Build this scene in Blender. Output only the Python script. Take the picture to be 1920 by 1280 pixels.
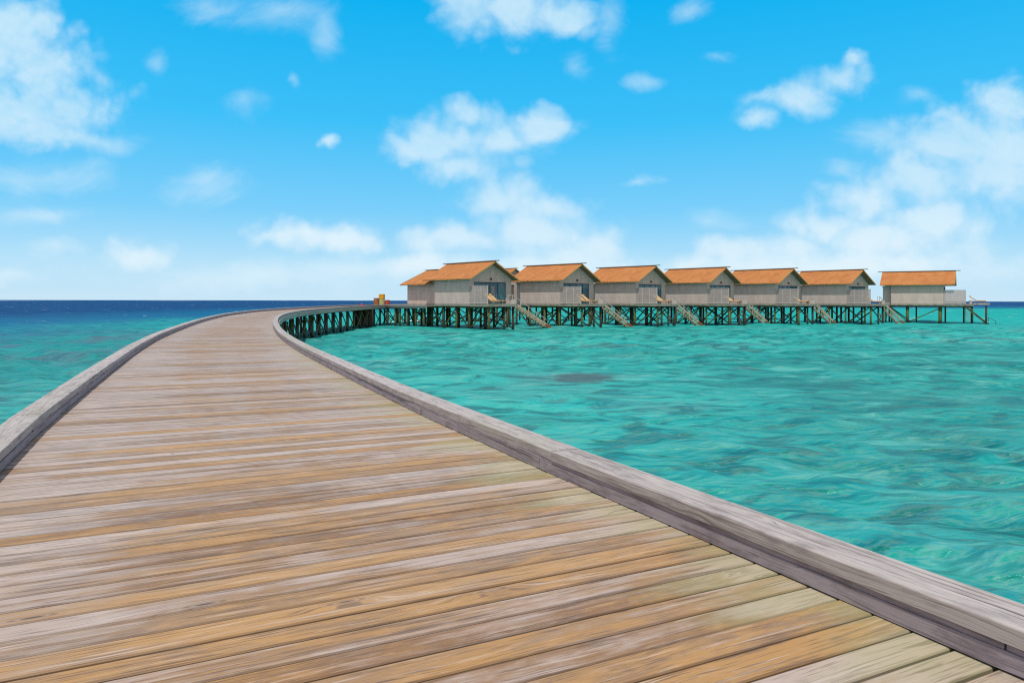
import bpy, math, random
import numpy as np
from mathutils import Vector, Matrix
random.seed(7)
R = math.radians
S = bpy.context.scene
COL = S.collection
for o in list(bpy.data.objects): bpy.data.objects.remove(o)

# ------------------------------------------------------------------ camera
EYE = 2.85                      # height of the lens above the water
cam = bpy.data.cameras.new('camera'); co = bpy.data.objects.new('camera', cam); COL.objects.link(co)
cam.sensor_width = 36; cam.lens = 36*1350/1920
cam.shift_y = -0.0398
cam.clip_start = 0.05; cam.clip_end = 60000
co.location = (0, 0, EYE); co.rotation_euler = (R(90), R(-0.09), 0)
S.camera = co
S.render.resolution_x = 1024; S.render.resolution_y = 682
S.view_settings.view_transform = 'Standard'; S.view_settings.look = 'None'
S.view_settings.exposure = 0.0; S.view_settings.gamma = 1.0
S.render.engine = 'CYCLES'; S.cycles.use_denoising = False; S.cycles.pixel_filter_type = 'BLACKMAN_HARRIS'; S.cycles.filter_width = 1.2
S.cycles.sample_clamp_indirect = 4.0; S.cycles.sample_clamp_direct = 6.0; S.cycles.max_bounces = 6

# ------------------------------------------------------------------ sun
SUNV = Vector((-0.07, -0.42, 1.0)).normalized()
sl = bpy.data.lights.new('sun', 'SUN'); sl.energy = 3.5; sl.angle = R(0.5); sl.color = (1.0, 0.94, 0.84)
so = bpy.data.objects.new('sun', sl); COL.objects.link(so)
so.rotation_euler = SUNV.to_track_quat('Z', 'Y').to_euler()

# ------------------------------------------------------------------ node helper
class NT:
    def __init__(s, tree): s.t = tree; s.n = tree.nodes; s.l = tree.links
    def _set(s, sock, v):
        if v is None: return
        if hasattr(v, 'is_output') or isinstance(v, bpy.types.NodeSocket): s.l.new(v, sock)
        else: sock.default_value = v
    def node(s, typ, **kw):
        nd = s.n.new(typ)
        for k, v in kw.items(): setattr(nd, k, v)
        return nd
    def m(s, op, a, b=None, c=None, clamp=False):
        nd = s.n.new('ShaderNodeMath'); nd.operation = op; nd.use_clamp = clamp
        s._set(nd.inputs[0], a); s._set(nd.inputs[1], b); s._set(nd.inputs[2], c)
        return nd.outputs[0]
    def vm(s, op, a, b=None, c=None):
        nd = s.n.new('ShaderNodeVectorMath'); nd.operation = op
        s._set(nd.inputs[0], a); s._set(nd.inputs[1], b); s._set(nd.inputs[2], c)
        return nd.outputs['Value'] if op in ('LENGTH', 'DOT_PRODUCT') else nd.outputs[0]
    def xyz(s, v):
        nd = s.n.new('ShaderNodeSeparateXYZ'); s.l.new(v, nd.inputs[0]); return nd.outputs
    def comb(s, x, y, z):
        nd = s.n.new('ShaderNodeCombineXYZ'); s._set(nd.inputs[0], x); s._set(nd.inputs[1], y); s._set(nd.inputs[2], z); return nd.outputs[0]
    def noise(s, vec, scale=1, detail=3, rough=.5, dist=0, lac=2.0):
        nd = s.n.new('ShaderNodeTexNoise'); s._set(nd.inputs['Vector'], vec)
        nd.inputs['Scale'].default_value = scale; nd.inputs['Detail'].default_value = detail
        nd.inputs['Roughness'].default_value = rough; nd.inputs['Distortion'].default_value = dist
        nd.inputs['Lacunarity'].default_value = lac
        return nd.outputs[0]
    def voro(s, vec, scale=1, feature='F1'):
        nd = s.n.new('ShaderNodeTexVoronoi'); nd.feature = feature; s._set(nd.inputs['Vector'], vec)
        nd.inputs['Scale'].default_value = scale
        return nd.outputs[0]
    def ramp(s, f, a, b, lo=0.0, hi=1.0, smooth=True):
        nd = s.n.new('ShaderNodeMapRange'); nd.interpolation_type = 'SMOOTHSTEP' if smooth else 'LINEAR'; nd.clamp = True
        s._set(nd.inputs[0], f); s._set(nd.inputs[1], a); s._set(nd.inputs[2], b); s._set(nd.inputs[3], lo); s._set(nd.inputs[4], hi)
        return nd.outputs[0]
    def mix(s, f, a, b, mode='MIX'):
        nd = s.n.new('ShaderNodeMix'); nd.data_type = 'RGBA'; nd.blend_type = mode
        def c(v): return (*v, 1) if isinstance(v, tuple) and len(v) == 3 else v
        s._set(nd.inputs[0], f); s._set(nd.inputs[6], c(a)); s._set(nd.inputs[7], c(b))
        return nd.outputs[2]
    def colramp(s, f, stops):
        nd = s.n.new('ShaderNodeValToRGB'); s._set(nd.inputs[0], f)
        e = nd.color_ramp.elements
        while len(e) < len(stops): e.new(.5)
        for i, (p, c) in enumerate(stops): e[i].position = p; e[i].color = (*c, 1)
        return nd.outputs[0]
    def bump(s, h, strength=.3, dist=.01, normal=None):
        nd = s.n.new('ShaderNodeBump'); nd.inputs['Strength'].default_value = strength; nd.inputs['Distance'].default_value = dist
        s._set(nd.inputs['Height'], h)
        if normal is not None: s.l.new(normal, nd.inputs['Normal'])
        return nd.outputs[0]

# ------------------------------------------------------------------ world: Nishita sky plus trade-wind cumulus
W = bpy.data.worlds.new('World'); S.world = W; W.use_nodes = True
W.node_tree.nodes.clear()
w = NT(W.node_tree)
geo = w.node('ShaderNodeNewGeometry')
tc = w.node('ShaderNodeTexCoord').outputs['Generated']
sky = w.node('ShaderNodeTexSky'); sky.sky_type = 'NISHITA'; sky.sun_disc = False
sky.sun_elevation = math.asin(SUNV.z); sky.sun_rotation = math.atan2(SUNV.x, SUNV.y); sky.ozone_density = 3.0; sky.air_density = 1.0; sky.dust_density = 0.3
dx, dy, dz = w.xyz(tc)
dyc = w.m('MAXIMUM', w.m('ABSOLUTE', dy), 0.12)
U = w.m('DIVIDE', dx, dyc); V = w.m('DIVIDE', dz, dyc)
P2 = w.comb(U, V, w.ramp(dy, -.01, .01, 7.0, 0.0, False))
def wnoise3(vec, sc, det, amp):
    nd = w.node('ShaderNodeTexNoise'); w.l.new(vec, nd.inputs['Vector']); nd.inputs['Scale'].default_value = sc; nd.inputs['Detail'].default_value = det; nd.inputs['Roughness'].default_value = .6
    return w.vm('MULTIPLY', w.vm('SUBTRACT', nd.outputs['Color'], (.5, .5, .5)), (amp, amp*.8, 0))
PW = w.vm('ADD', P2, w.vm('ADD', wnoise3(P2, 6.0, 2, .05), wnoise3(P2, 20.0, 4, .03)))
# tropical air: deep cyan fading to pale horizon; unseen zenith whitened for neutral fill
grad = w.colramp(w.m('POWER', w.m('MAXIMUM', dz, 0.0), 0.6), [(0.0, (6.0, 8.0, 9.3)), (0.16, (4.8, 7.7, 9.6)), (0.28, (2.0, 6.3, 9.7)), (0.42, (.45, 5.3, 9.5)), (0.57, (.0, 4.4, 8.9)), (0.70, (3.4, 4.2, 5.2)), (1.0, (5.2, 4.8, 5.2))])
grad = w.mix(w.ramp(dy, .25, -.15), grad, (5.4, 5.0, 5.3))        # unseen sky behind the camera whitened to take blue out of the fill
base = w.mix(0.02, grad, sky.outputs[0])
def px(x, y): return ((x-960)/1350, (563.5-y)/1350)
CUM = [ # x, y, rx, ry in hundredths of the tangent plane, strength
 (30,60,80,55),(60,140,110,80),(120,200,80,55),(40,215,120,50),(0,110,80,110),(60,250,120,30),
 (870,10,65,48),(960,25,90,50),(1050,25,65,40),
 (880,215,48,36),(835,262,78,45),(930,270,85,45),(1020,240,60,34),(775,285,62,26),(860,318,70,34),
 (935,372,85,38),(1045,392,70,30),(860,445,85,30),(1000,430,110,48),(1125,460,55,45),(1070,480,100,40),(800,492,60,20),
 (590,438,85,28),(650,450,60,26),(530,448,45,22),
 (255,478,56,28),(612,268,16,13),
 (1565,150,48,30),(1495,188,70,28),(1425,218,45,20),(1600,118,20,16),
 (1880,190,75,48),(1800,240,85,42),(1890,280,120,70),(1730,330,90,52),(1640,380,85,40),(1550,420,75,32),(1650,440,120,40),(1480,455,60,20),(1370,470,62,30),(1310,492,60,22),(1730,410,110,45),(1470,500,200,30),(1850,330,150,50),(1600,490,220,36),(1760,280,90,40),(1000,500,180,30)]
WSP = [(400,12,70,28),(520,22,95,34),(605,55,28,42),(1140,45,32,50),(1072,125,28,26),(1200,155,26,12),(1350,102,36,12),(1295,12,32,20),(295,115,26,24),(470,195,36,34),(550,150,12,14),
 (1420,180,26,14),(1640,250,60,26),(1720,185,36,18),(1580,325,36,16),(80,405,88,18),(100,470,44,15),(375,345,60,32),(1330,415,52,20),(1820,460,52,20),(1870,512,90,26),(1200,345,40,8),(90,330,110,30),(1900,370,60,40),(450,520,260,26),(0,515,80,14),(1250,520,260,30),(200,262,60,18),(660,505,120,20)]
def field(lst):
    acc = None
    for (x, y, rx, ry) in lst:
        u, v = px(x, y); a, b = 1350/(rx*1.28), 1350/(ry*1.24)
        q = w.vm('MULTIPLY_ADD', PW, (a, b, 1.0), (-u*a, -v*b, 0))
        d = w.m('SUBTRACT', 1.0, w.vm('LENGTH', q))
        acc = d if acc is None else w.m('SMOOTH_MAX', acc, d, 0.35)
    return w.m('MAXIMUM', acc, -1.5)
nv = w.vm('MULTIPLY', P2, (1.0, 1.25, 1.0))
n1 = w.noise(nv, 9.0, 9, .58, .35)
n1b = w.noise(w.vm('ADD', nv, (0.004, -0.012, 0)), 9.0, 9, .58, .35)
n2 = w.noise(w.vm('MULTIPLY', P2, (1.0, 1.5, 1.0)), 7.0, 9, .62, .8)
bil = w.m('ADD', w.m('MULTIPLY', w.m('SUBTRACT', .5, w.voro(PW, 24.0)), .55), w.m('MULTIPLY', w.m('SUBTRACT', .5, w.voro(PW, 60.0)), .28))
cumf = w.m('ADD', w.m('ADD', field(CUM), bil), w.m('MULTIPLY', w.m('SUBTRACT', n1, .5), 1.6))
n3 = w.noise(nv, 3.0, 5, .5)
cum = w.m('MULTIPLY', w.ramp(cumf, -.22, .9), w.ramp(n3, .28, .72, .74, 1.0))
wsp = w.m('MULTIPLY', w.ramp(w.m('ADD', field(WSP), w.m('MULTIPLY', w.m('SUBTRACT', n2, .52), 2.6)), -.25, 1.3), .6)
lit = w.ramp(w.m('SUBTRACT', n1, n1b), -.05, .07)
lowness = w.ramp(V, .02, .34)
ccol = w.mix(lowness, (8.3, 9.4, 9.9), (5.9, 8.4, 9.7))
ccol = w.mix(w.m('MULTIPLY', lit, .45), ccol, (8.0, 9.3, 10.0))
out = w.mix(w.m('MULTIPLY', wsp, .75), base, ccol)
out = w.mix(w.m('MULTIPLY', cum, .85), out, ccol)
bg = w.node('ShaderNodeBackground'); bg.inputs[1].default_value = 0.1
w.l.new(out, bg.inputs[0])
wo = w.node('ShaderNodeOutputWorld'); w.l.new(bg.outputs[0], wo.inputs[0])
W.cycles.sampling_method = 'MANUAL'; W.cycles.sample_map_resolution = 512

# ------------------------------------------------------------------ materials
def newmat(name):
    m = bpy.data.materials.new(name); m.use_nodes = True; m.node_tree.nodes.clear()
    n = NT(m.node_tree)
    b = n.node('ShaderNodeBsdfPrincipled'); o = n.node('ShaderNodeOutputMaterial')
    n.l.new(b.outputs[0], o.inputs[0])
    return m, n, b
def uvrnd(n):
    uv = n.node('ShaderNodeUVMap'); uv.uv_map = 'uv'
    at = n.node('ShaderNodeAttribute'); at.attribute_name = 'rnd'
    r = n.node('ShaderNodeSeparateColor'); n.l.new(at.outputs['Color'], r.inputs[0])
    return uv.outputs[0], r.outputs

def mat_deck():
    m, n, b = newmat('weathered_deck_boards')
    uv, r = uvrnd(n)
    at = n.node('ShaderNodeAttribute'); at.attribute_name = 'pos'       # x: metres from the right kerb, y: metres along the walk
    cr, al, _ = n.xyz(at.outputs['Vector'])
    off = n.comb(n.m('MULTIPLY', r[0], 53.0), n.m('MULTIPLY', r[1], 37.0), n.m('MULTIPLY', r[2], 11.0))
    p = n.vm('ADD', uv, off)
    # knots bend the grain
    kv = n.vm('MULTIPLY', p, (1.1, 5.5, 1.0))
    kd = n.voro(kv, 1.0)
    knot = n.ramp(kd, .03, .11, 1, 0)
    halo = n.ramp(kd, .06, .32, 1, 0)
    bend = n.m('MULTIPLY', halo, .035)
    wob = n.m('MULTIPLY', n.m('SUBTRACT', n.noise(n.vm('MULTIPLY', p, (1.3, 3, 1)), 1.0, 2), .5), .05)
    u, v, z = n.xyz(p)
    v2 = n.m('ADD', n.m('ADD', v, wob), bend)
    q = n.comb(u, v2, z)
    g1 = n.noise(n.vm('MULTIPLY', q, (3.5, 120, 1)), 1.0, 3, .6)
    g2 = n.noise(n.vm('MULTIPLY', q, (2.2, 48, 1)), 1.0, 5, .62)
    g3 = n.noise(n.vm('MULTIPLY', q, (.9, 14, 1)), 1.0, 4, .55)
    blot = n.noise(n.vm('MULTIPLY', q, (3.4, 11, 1)), 1.0, 7, .72)
    big = n.noise(n.vm('MULTIPLY', n.vm('ADD', uv, off), (1.1, 2.0, 1)), 1.0, 3, .6)
    pale = n.noise(n.vm('MULTIPLY', q, (12, 34, 1)), 1.0, 6, .75)
    # where the wood has worn to tan and orange, and where it is silver
    xc = n.m('SUBTRACT', cr, 1.55)
    centre = n.ramp(n.m('ABSOLUTE', xc), .5, 1.7, .14, -.30)
    sel = n.m('ADD', n.m('ADD', n.m('ADD', n.m('MULTIPLY', n.m('SUBTRACT', r[0], .5), .95), n.m('MULTIPLY', n.m('SUBTRACT', blot, .5), 1.0)), n.m('ADD', n.m('MULTIPLY', n.m('SUBTRACT', g3, .5), 1.1), n.m('MULTIPLY', n.m('SUBTRACT', big, .5), .8))), n.m('ADD', centre, n.ramp(al, 2.5, 16.0, .26, -.06)))
    lane = n.noise(n.comb(n.m('MULTIPLY', cr, 1.7), n.m('MULTIPLY', al, .09), 3.0), 1.0, 4, .6)
    sel = n.m('ADD', sel, n.m('MULTIPLY', n.m('SUBTRACT', lane, .5), .8))
    warm = n.ramp(sel, -.24, .22)
    hot = n.ramp(n.m('ADD', sel, n.m('MULTIPLY', n.m('SUBTRACT', pale, .5), .6)), .18, .5)
    grey = n.mix(r[1], (.39, .31, .27), (.55, .455, .405))
    tan = n.mix(r[2], (.25, .142, .070), (.41, .265, .145))
    col = n.mix(warm, grey, tan)
    col = n.mix(n.m('MULTIPLY', hot, .5), col, (.47, .25, .065))
    darkp = n.ramp(n.m('ADD', n.m('MULTIPLY', n.m('SUBTRACT', 1.0, blot), .8), n.m('MULTIPLY', r[1], .3)), .5, .70)
    col = n.mix(n.m('MULTIPLY', darkp, .42), col, (.135, .10, .088))
    col = n.mix(n.m('MULTIPLY', n.ramp(pale, .5, .75), .22), col, (.5, .45, .43))
    # silver fibre highlights and dark grain lines
    col = n.mix(n.m('MULTIPLY', n.ramp(g2, .55, .65), .35), col, (.58, .52, .49))
    col = n.mix(n.m('MULTIPLY', n.ramp(g1, .46, .36), .6), col, (.10, .07, .06))
    col = n.mix(n.m('MULTIPLY', n.ramp(g2, .42, .33), .75), col, (.12, .08, .06))
    crack = n.ramp(n.noise(n.vm('MULTIPLY', q, (.55, 75, 1)), 1.0, 1, .4), .27, .22)
    col = n.mix(n.m('MULTIPLY', crack, .8), col, (.05, .04, .035))
    ring = n.ramp(n.m('SINE', n.m('MULTIPLY', kd, 150)), -.4, .8)
    kn = n.m('MULTIPLY', n.ramp(kd, .06, .13, 1, 0), 1.0)
    col = n.mix(n.m('MULTIPLY', kn, .55), col, n.mix(ring, (.12, .085, .07), (.34, .26, .22)))
    col = n.mix(n.m('MULTIPLY', n.ramp(kd, .02, .045, 1, 0), .8), col, (.045, .03, .025))
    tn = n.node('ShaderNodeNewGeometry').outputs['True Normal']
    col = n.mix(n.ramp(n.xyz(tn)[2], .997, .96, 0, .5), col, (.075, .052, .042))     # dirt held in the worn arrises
    # algae beside the right kerb
    alg = n.noise(n.vm('MULTIPLY', p, (2.2, 6, 1)), 1.0, 4, .6)
    am = n.m('MULTIPLY', n.ramp(n.m('ADD', cr, n.m('ADD', n.m('MULTIPLY', n.m('SUBTRACT', alg, .5), 1.0), n.m('MULTIPLY', n.m('SUBTRACT', r[2], .5), .6))), .04, .62, 1, 0), n.ramp(al, 9.0, 26.0, .42, .15))
    col = n.mix(am, col, n.mix(alg, (.27, .30, .12), (.42, .42, .25)))
    n.l.new(col, b.inputs['Base Color'])
    b.inputs['Roughness'].default_value = .52; b.inputs['Specular IOR Level'].default_value = .25
    h = n.m('ADD', n.m('MULTIPLY', g1, .5), n.m('ADD', n.m('MULTIPLY', g2, .8), n.m('MULTIPLY', crack, -1.2)))
    n.l.new(n.bump(h, .55, .0022), b.inputs['Normal'])
    return m

def mat_kerb(name, tint=(1, 1, 1), algae=.25):
    m, n, b = newmat(name)
    uv, r = uvrnd(n)
    off = n.comb(n.m('MULTIPLY', r[0], 53.0), n.m('MULTIPLY', r[1], 37.0), n.m('MULTIPLY', r[2], 11.0))
    p = n.vm('ADD', uv, off)
    kd = n.voro(n.vm('MULTIPLY', p, (1.6, 7.5, 1.0)), 1.0)
    halo = n.ramp(kd, .05, .3, 1, 0)
    wob = n.m('MULTIPLY', n.m('SUBTRACT', n.noise(n.vm('MULTIPLY', p, (1.4, 4, 1)), 1.0, 2), .5), .06)
    u, v, z = n.xyz(p)
    q = n.comb(u, n.m('ADD', n.m('ADD', v, wob), n.m('MULTIPLY', halo, .03)), z)
    g1 = n.noise(n.vm('MULTIPLY', q, (2.4, 140, 1)), 1.0, 3, .6)
    g2 = n.noise(n.vm('MULTIPLY', q, (1.3, 42, 1)), 1.0, 4, .6)
    blot = n.noise(n.vm('MULTIPLY', q, (3.5, 13, 1)), 1.0, 7, .72)
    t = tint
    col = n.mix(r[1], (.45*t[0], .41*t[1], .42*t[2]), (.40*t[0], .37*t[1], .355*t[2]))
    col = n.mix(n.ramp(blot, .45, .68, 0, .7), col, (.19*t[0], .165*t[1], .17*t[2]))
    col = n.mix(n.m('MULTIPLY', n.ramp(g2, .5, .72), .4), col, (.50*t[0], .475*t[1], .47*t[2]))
    col = n.mix(n.m('MULTIPLY', n.ramp(g1, .46, .35), .6), col, (.11, .085, .09))
    col = n.mix(n.m('MULTIPLY', n.ramp(g2, .45, .26), .7), col, (.12, .095, .09))
    crack = n.ramp(n.noise(n.vm('MULTIPLY', q, (.7, 70, 1)), 1.0, 1, .4), .28, .23)
    col = n.mix(n.m('MULTIPLY', crack, .8), col, (.04, .035, .035))
    col = n.mix(n.ramp(kd, .03, .07, .6, 0), col, (.30, .17, .11))
    col = n.mix(n.ramp(kd, .012, .028, .85, 0), col, (.03, .022, .02))
    alg = n.noise(n.vm('MULTIPLY', q, (.5, 3, 1)), 1.0, 4, .6)
    col = n.mix(n.m('MULTIPLY', n.ramp(alg, .52, .72), algae*2), col, (.27, .29, .17))
    n.l.new(col, b.inputs['Base Color']); b.inputs['Roughness'].default_value = .7; b.inputs['Specular IOR Level'].default_value = .25
    h = n.m('ADD', n.m('MULTIPLY', g1, .5), n.m('ADD', n.m('MULTIPLY', g2, .9), n.m('MULTIPLY', crack, -1.2)))
    n.l.new(n.bump(h, .6, .0025), b.inputs['Normal'])
    return m

def mat_pile():
    m, n, b = newmat('wet_pile_timber')
    g = n.node('ShaderNodeNewGeometry').outputs['Position']
    uv, r = uvrnd(n)
    z = n.xyz(g)[2]
    a = n.noise(n.vm('MULTIPLY', g, (3, 3, .9)), 1.0, 5, .65)
    st = n.noise(n.vm('MULTIPLY', g, (16, 16, .8)), 1.0, 3, .6)
    col = n.mix(r[0], (.022, .022, .014), (.065, .058, .038))
    col = n.mix(n.ramp(n.m('ADD', a, n.m('MULTIPLY', n.m('SUBTRACT', r[1], .5), .5)), .48, .68), col, (.075, .11, .025))
    col = n.mix(n.ramp(st, .5, .75, 0, .35), col, (.08, .08, .055))
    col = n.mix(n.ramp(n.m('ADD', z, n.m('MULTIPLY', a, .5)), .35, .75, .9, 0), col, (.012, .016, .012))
    n.l.new(col, b.inputs['Base Color']); b.inputs['Roughness'].default_value = .8
    n.l.new(n.bump(st, .5, .01), b.inputs['Normal'])
    return m

def mat_simple(name, col, rough=.6, var=.12, nscale=6, spec=.3, metal=0, bumpd=0):
    m, n, b = newmat(name)
    g = n.node('ShaderNodeNewGeometry').outputs['Position']
    a = n.noise(g, nscale, 5, .6)
    c1 = tuple(c*(1-var) for c in col); c2 = tuple(min(1, c*(1+var)) for c in col)
    n.l.new(n.mix(n.ramp(a, .3, .7), c1, c2), b.inputs['Base Color'])
    b.inputs['Roughness'].default_value = rough; b.inputs['Specular IOR Level'].default_value = spec; b.inputs['Metallic'].default_value = metal
    if bumpd: n.l.new(n.bump(a, .5, bumpd), b.inputs['Normal'])
    return m

def mat_wall():
    m, n, b = newmat('grey_cladding')
    uv, r = uvrnd(n)
    u, v, _ = n.xyz(uv)
    a = n.noise(n.vm('MULTIPLY', uv, (1.2, .5, 1)), 1.0, 5, .6)
    st = n.noise(n.vm('MULTIPLY', uv, (9, .5, 1)), 1.0, 4, .6)
    f = n.m('FRACT', n.m('MULTIPLY', v, 1/.15))
    groove = n.ramp(n.m('ABSOLUTE', n.m('SUBTRACT', f, .5)), .40, .49)
    col = n.mix(n.ramp(a, .3, .7), (.61, .475, .43), (.69, .555, .505))
    col = n.mix(n.ramp(st, .5, .8, 0, .35), col, (.20, .175, .17))
    col = n.mix(n.m('MULTIPLY', groove, .35), col, (.12, .11, .11))
    n.l.new(col, b.inputs['Base Color']); b.inputs['Roughness'].default_value = .75; b.inputs['Specular IOR Level'].default_value = .2
    n.l.new(n.bump(n.m('SUBTRACT', n.m('MULTIPLY', f, .8), groove), .5, .012), b.inputs['Normal'])
    return m

def mat_roof():
    m, n, b = newmat('orange_wood_shingle_roof')
    uv, r = uvrnd(n)
    u, v, _ = n.xyz(uv)
    off = n.m('MULTIPLY', r[0], 40)
    p = n.vm('ADD', uv, n.comb(off, off, 0))
    a = n.noise(n.vm('MULTIPLY', p, (.9, .7, 1)), 1.0, 5, .65)
    c = n.noise(n.vm('MULTIPLY', p, (14, 8, 1)), 1.0, 4, .7)
    br = n.node('ShaderNodeTexBrick'); n.l.new(n.vm('ADD', n.vm('MULTIPLY', p, (1, 1, 1)), n.comb(n.m('MULTIPLY', c, .05), n.m('MULTIPLY', c, .04), 0)), br.inputs['Vector'])
    br.inputs['Scale'].default_value = 1.0; br.inputs['Brick Width'].default_value = .17; br.inputs['Row Height'].default_value = .2
    br.inputs['Mortar Size'].default_value = .012; br.inputs['Color1'].default_value = (.0, .0, .0, 1); br.inputs['Color2'].default_value = (1, 1, 1, 1); br.inputs['Mortar'].default_value = (.2, .2, .2, 1)
    col = n.mix(n.ramp(a, .3, .7), (.42, .165, .058), (.52, .235, .085))
    col = n.mix(n.m('MULTIPLY', br.outputs['Color'], .35), col, (.32, .115, .04))
    col = n.mix(n.ramp(c, .55, .8, 0, .6), col, (.58, .27, .09))
    col = n.mix(n.ramp(c, .47, .3, 0, .85), col, (.17, .06, .02))
    f = n.m('FRACT', n.m('MULTIPLY', v, 5.0))
    col = n.mix(n.m('MULTIPLY', n.ramp(f, .82, .98), .4), col, (.2, .075, .03))
    n.l.new(col, b.inputs['Base Color']); b.inputs['Roughness'].default_value = .85; b.inputs['Specular IOR Level'].default_value = .15
    n.l.new(n.bump(n.m('ADD', c, n.m('MULTIPLY', f, -.6)), .8, .03), b.inputs['Normal'])
    return m

def mat_glass():
    m, n, b = newmat('sky_reflection_door_glass')
    g = n.node('ShaderNodeNewGeometry').outputs['Position']
    a = n.noise(n.vm('MULTIPLY', g, (2, 2, .4)), 1.0, 3, .5)
    n.l.new(n.mix(n.ramp(a, .35, .65), (.02, .09, .14), (.05, .19, .24)), b.inputs['Base Color'])  # blue of the reflected sky put into the base colour
    b.inputs['Roughness'].default_value = .06; b.inputs['Specular IOR Level'].default_value = .6
    return m

def mat_rust(name, paint, amt):
    m, n, b = newmat(name)
    g = n.node('ShaderNodeNewGeometry').outputs['Position']
    a = n.noise(g, 3.2, 6, .7)
    n.l.new(n.mix(n.ramp(a, amt-.08, amt+.08), paint, n.mix(n.noise(g, 14, 3), (.16, .045, .015), (.38, .13, .04))), b.inputs['Base Color'])
    b.inputs['Roughness'].default_value = .7
    return m

def mat_water():
    m = bpy.data.materials.new('lagoon_water'); m.use_nodes = True; m.node_tree.nodes.clear()
    n = NT(m.node_tree)
    g = n.node('ShaderNodeNewGeometry').outputs['Position']
    gx, gy, gz = n.xyz(g)
    flat = n.comb(gx, gy, 0)
    warp = n.noise(n.vm('MULTIPLY', flat, (.012, .02, 1)), 1.0, 4, .6)
    big = n.noise(n.vm('MULTIPLY', flat, (.035, .06, 1)), 1.0, 4, .55, .6)
    mid = n.noise(n.vm('MULTIPLY', flat, (.16, .3, 1)), 1.0, 4, .6, .8)
    # lagoon floor seen through clear water
    sand = n.mix(n.ramp(big, .34, .66), (.0, .225, .205), (.012, .43, .385))
    green = n.mix(n.ramp(mid, .3, .7), (.0, .225, .205), (.02, .43, .38))
    col = n.mix(n.ramp(n.noise(n.vm('MULTIPLY', flat, (.05, .11, 1)), 1.0, 3, .6), .42, .62), sand, green)
    reef = n.ramp(n.m('ADD', n.m('MULTIPLY', big, .5), n.m('MULTIPLY', mid, .6)), .56, .68)
    col = n.mix(n.m('MULTIPLY', reef, .75), col, (.06, .21, .215))
    # near right the floor drops away a little
    deep1 = n.m('MULTIPLY', n.ramp(n.m('SUBTRACT', gx, n.m('MULTIPLY', gy, .12)), 0, 9), n.ramp(gy, 60, 12))
    col = n.mix(n.m('MULTIPLY', deep1, .85), col, n.mix(n.ramp(mid, .35, .65), (.0, .16, .145), (.0, .30, .26)))
    fine = n.noise(n.vm('MULTIPLY', flat, (.6, 1.0, 1)), 1.0, 5, .58, .9)  # wave contrast painted into the colour over broken floor tones: dark, then pale
    col = n.mix(n.ramp(fine, .50, .39, 0, .8), col, (.0, .125, .125))
    col = n.mix(n.ramp(fine, .53, .68, 0, .5), col, (.12, .45, .40))
    # single coral heads
    for (x, y, rx, ry, k) in [(2.6, 26.8, 1.5, 1.7, .95), (10.2, 31.5, .8, 1.0, .6), (1.2, 20.5, .5, .4, .4), (5.5, 47, 3.5, 1.6, .5), (-30, 36, 6, 2, .5), (14, 44, 2.5, 1.3, .4), (-23, 26, 4, 1.5, .45)]:
        d = n.vm('LENGTH', n.vm('MULTIPLY_ADD', n.comb(gx, gy, 0), (1/rx, 1/ry, 0), (-x/rx, -y/ry, 0)))
        d = n.m('ADD', d, n.m('MULTIPLY', n.m('SUBTRACT', n.noise(flat, 1.6, 4, .65), .5), 1.4))
        col = n.mix(n.ramp(d, .5, 1.05, k, 0), col, (.045, .095, .10))
    # bright sand strip beyond the huts
    wj = n.m('MULTIPLY', n.m('SUBTRACT', warp, .5), 70)
    dL = n.m('SUBTRACT', n.m('MULTIPLY', gx, -1.0), 50)
    dR = n.m('MULTIPLY', n.m('SUBTRACT', gy, 330), .35)
    dd = n.m('ADD', n.m('SMOOTH_MAX', dL, dR, 12), n.m('MULTIPLY', wj, .9))
    strip = n.m('MULTIPLY', n.ramp(gy, 62, 105), n.ramp(dd, 0, -18))
    col = n.mix(n.m('MULTIPLY', strip, .75), col, (.0, .36, .35))
    left = n.m('MULTIPLY', n.ramp(gx, -8, -28), n.ramp(gy, 46, 85, 1, 0))
    col = n.mix(n.m('MULTIPLY', left, .78), col, n.mix(n.ramp(mid, .44, .56), (.0, .20, .21), (.05, .11, .17)))
    col = n.mix(n.ramp(dd, -30, 14), col, (.0, .11, .25))
    col = n.mix(n.ramp(dd, 2, 70), col, n.mix(n.ramp(mid, .35, .7), (.0, .035, .15), (.0, .07, .22)))
    # waves: chop running in from the right
    dist = n.vm('LENGTH', flat)
    wv = n.noise(n.vm('MULTIPLY', flat, (.6, 1.2, 1)), 1.0, 3, .55, .35)
    wv2 = n.noise(n.vm('MULTIPLY', flat, (2.2, 4.2, 1)), 1.0, 3, .55, .3)
    wv3 = n.noise(n.vm('MULTIPLY', flat, (9, 17, 1)), 1.0, 3, .6, .4)
    far = n.noise(n.vm('MULTIPLY', flat, (.12, .22, 1)), 1.0, 5, .65, .5)
    h = n.m('ADD', n.m('MULTIPLY', wv, .62), n.m('ADD', n.m('MULTIPLY', wv2, .075), n.m('ADD', n.m('MULTIPLY', wv3, .008), n.m('MULTIPLY', far, n.ramp(dist, 60, 200, 0, 1.6)))))
    N = n.bump(h, 1.0, 1.0)
    # white caps on the reef edge and open sea
    fo = n.noise(n.vm('MULTIPLY', flat, (.16, .30, 1)), 1.0, 7, .66, .4)
    foam = n.m('MULTIPLY', n.ramp(fo, .65, .68), n.m('MULTIPLY', n.ramp(dist, 60, 120), n.ramp(dist, 1500, 700)))
    rb = n.m('MULTIPLY', n.ramp(n.noise(n.vm('MULTIPLY', flat, (.004, .002, 1)), 1.0, 6, .75), .56, .6), n.m('MULTIPLY', n.ramp(dist, 2200, 2600), n.ramp(dist, 4600, 3600)))
    foam = n.m('MAXIMUM', foam, n.m('MULTIPLY', rb, .8))
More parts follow.
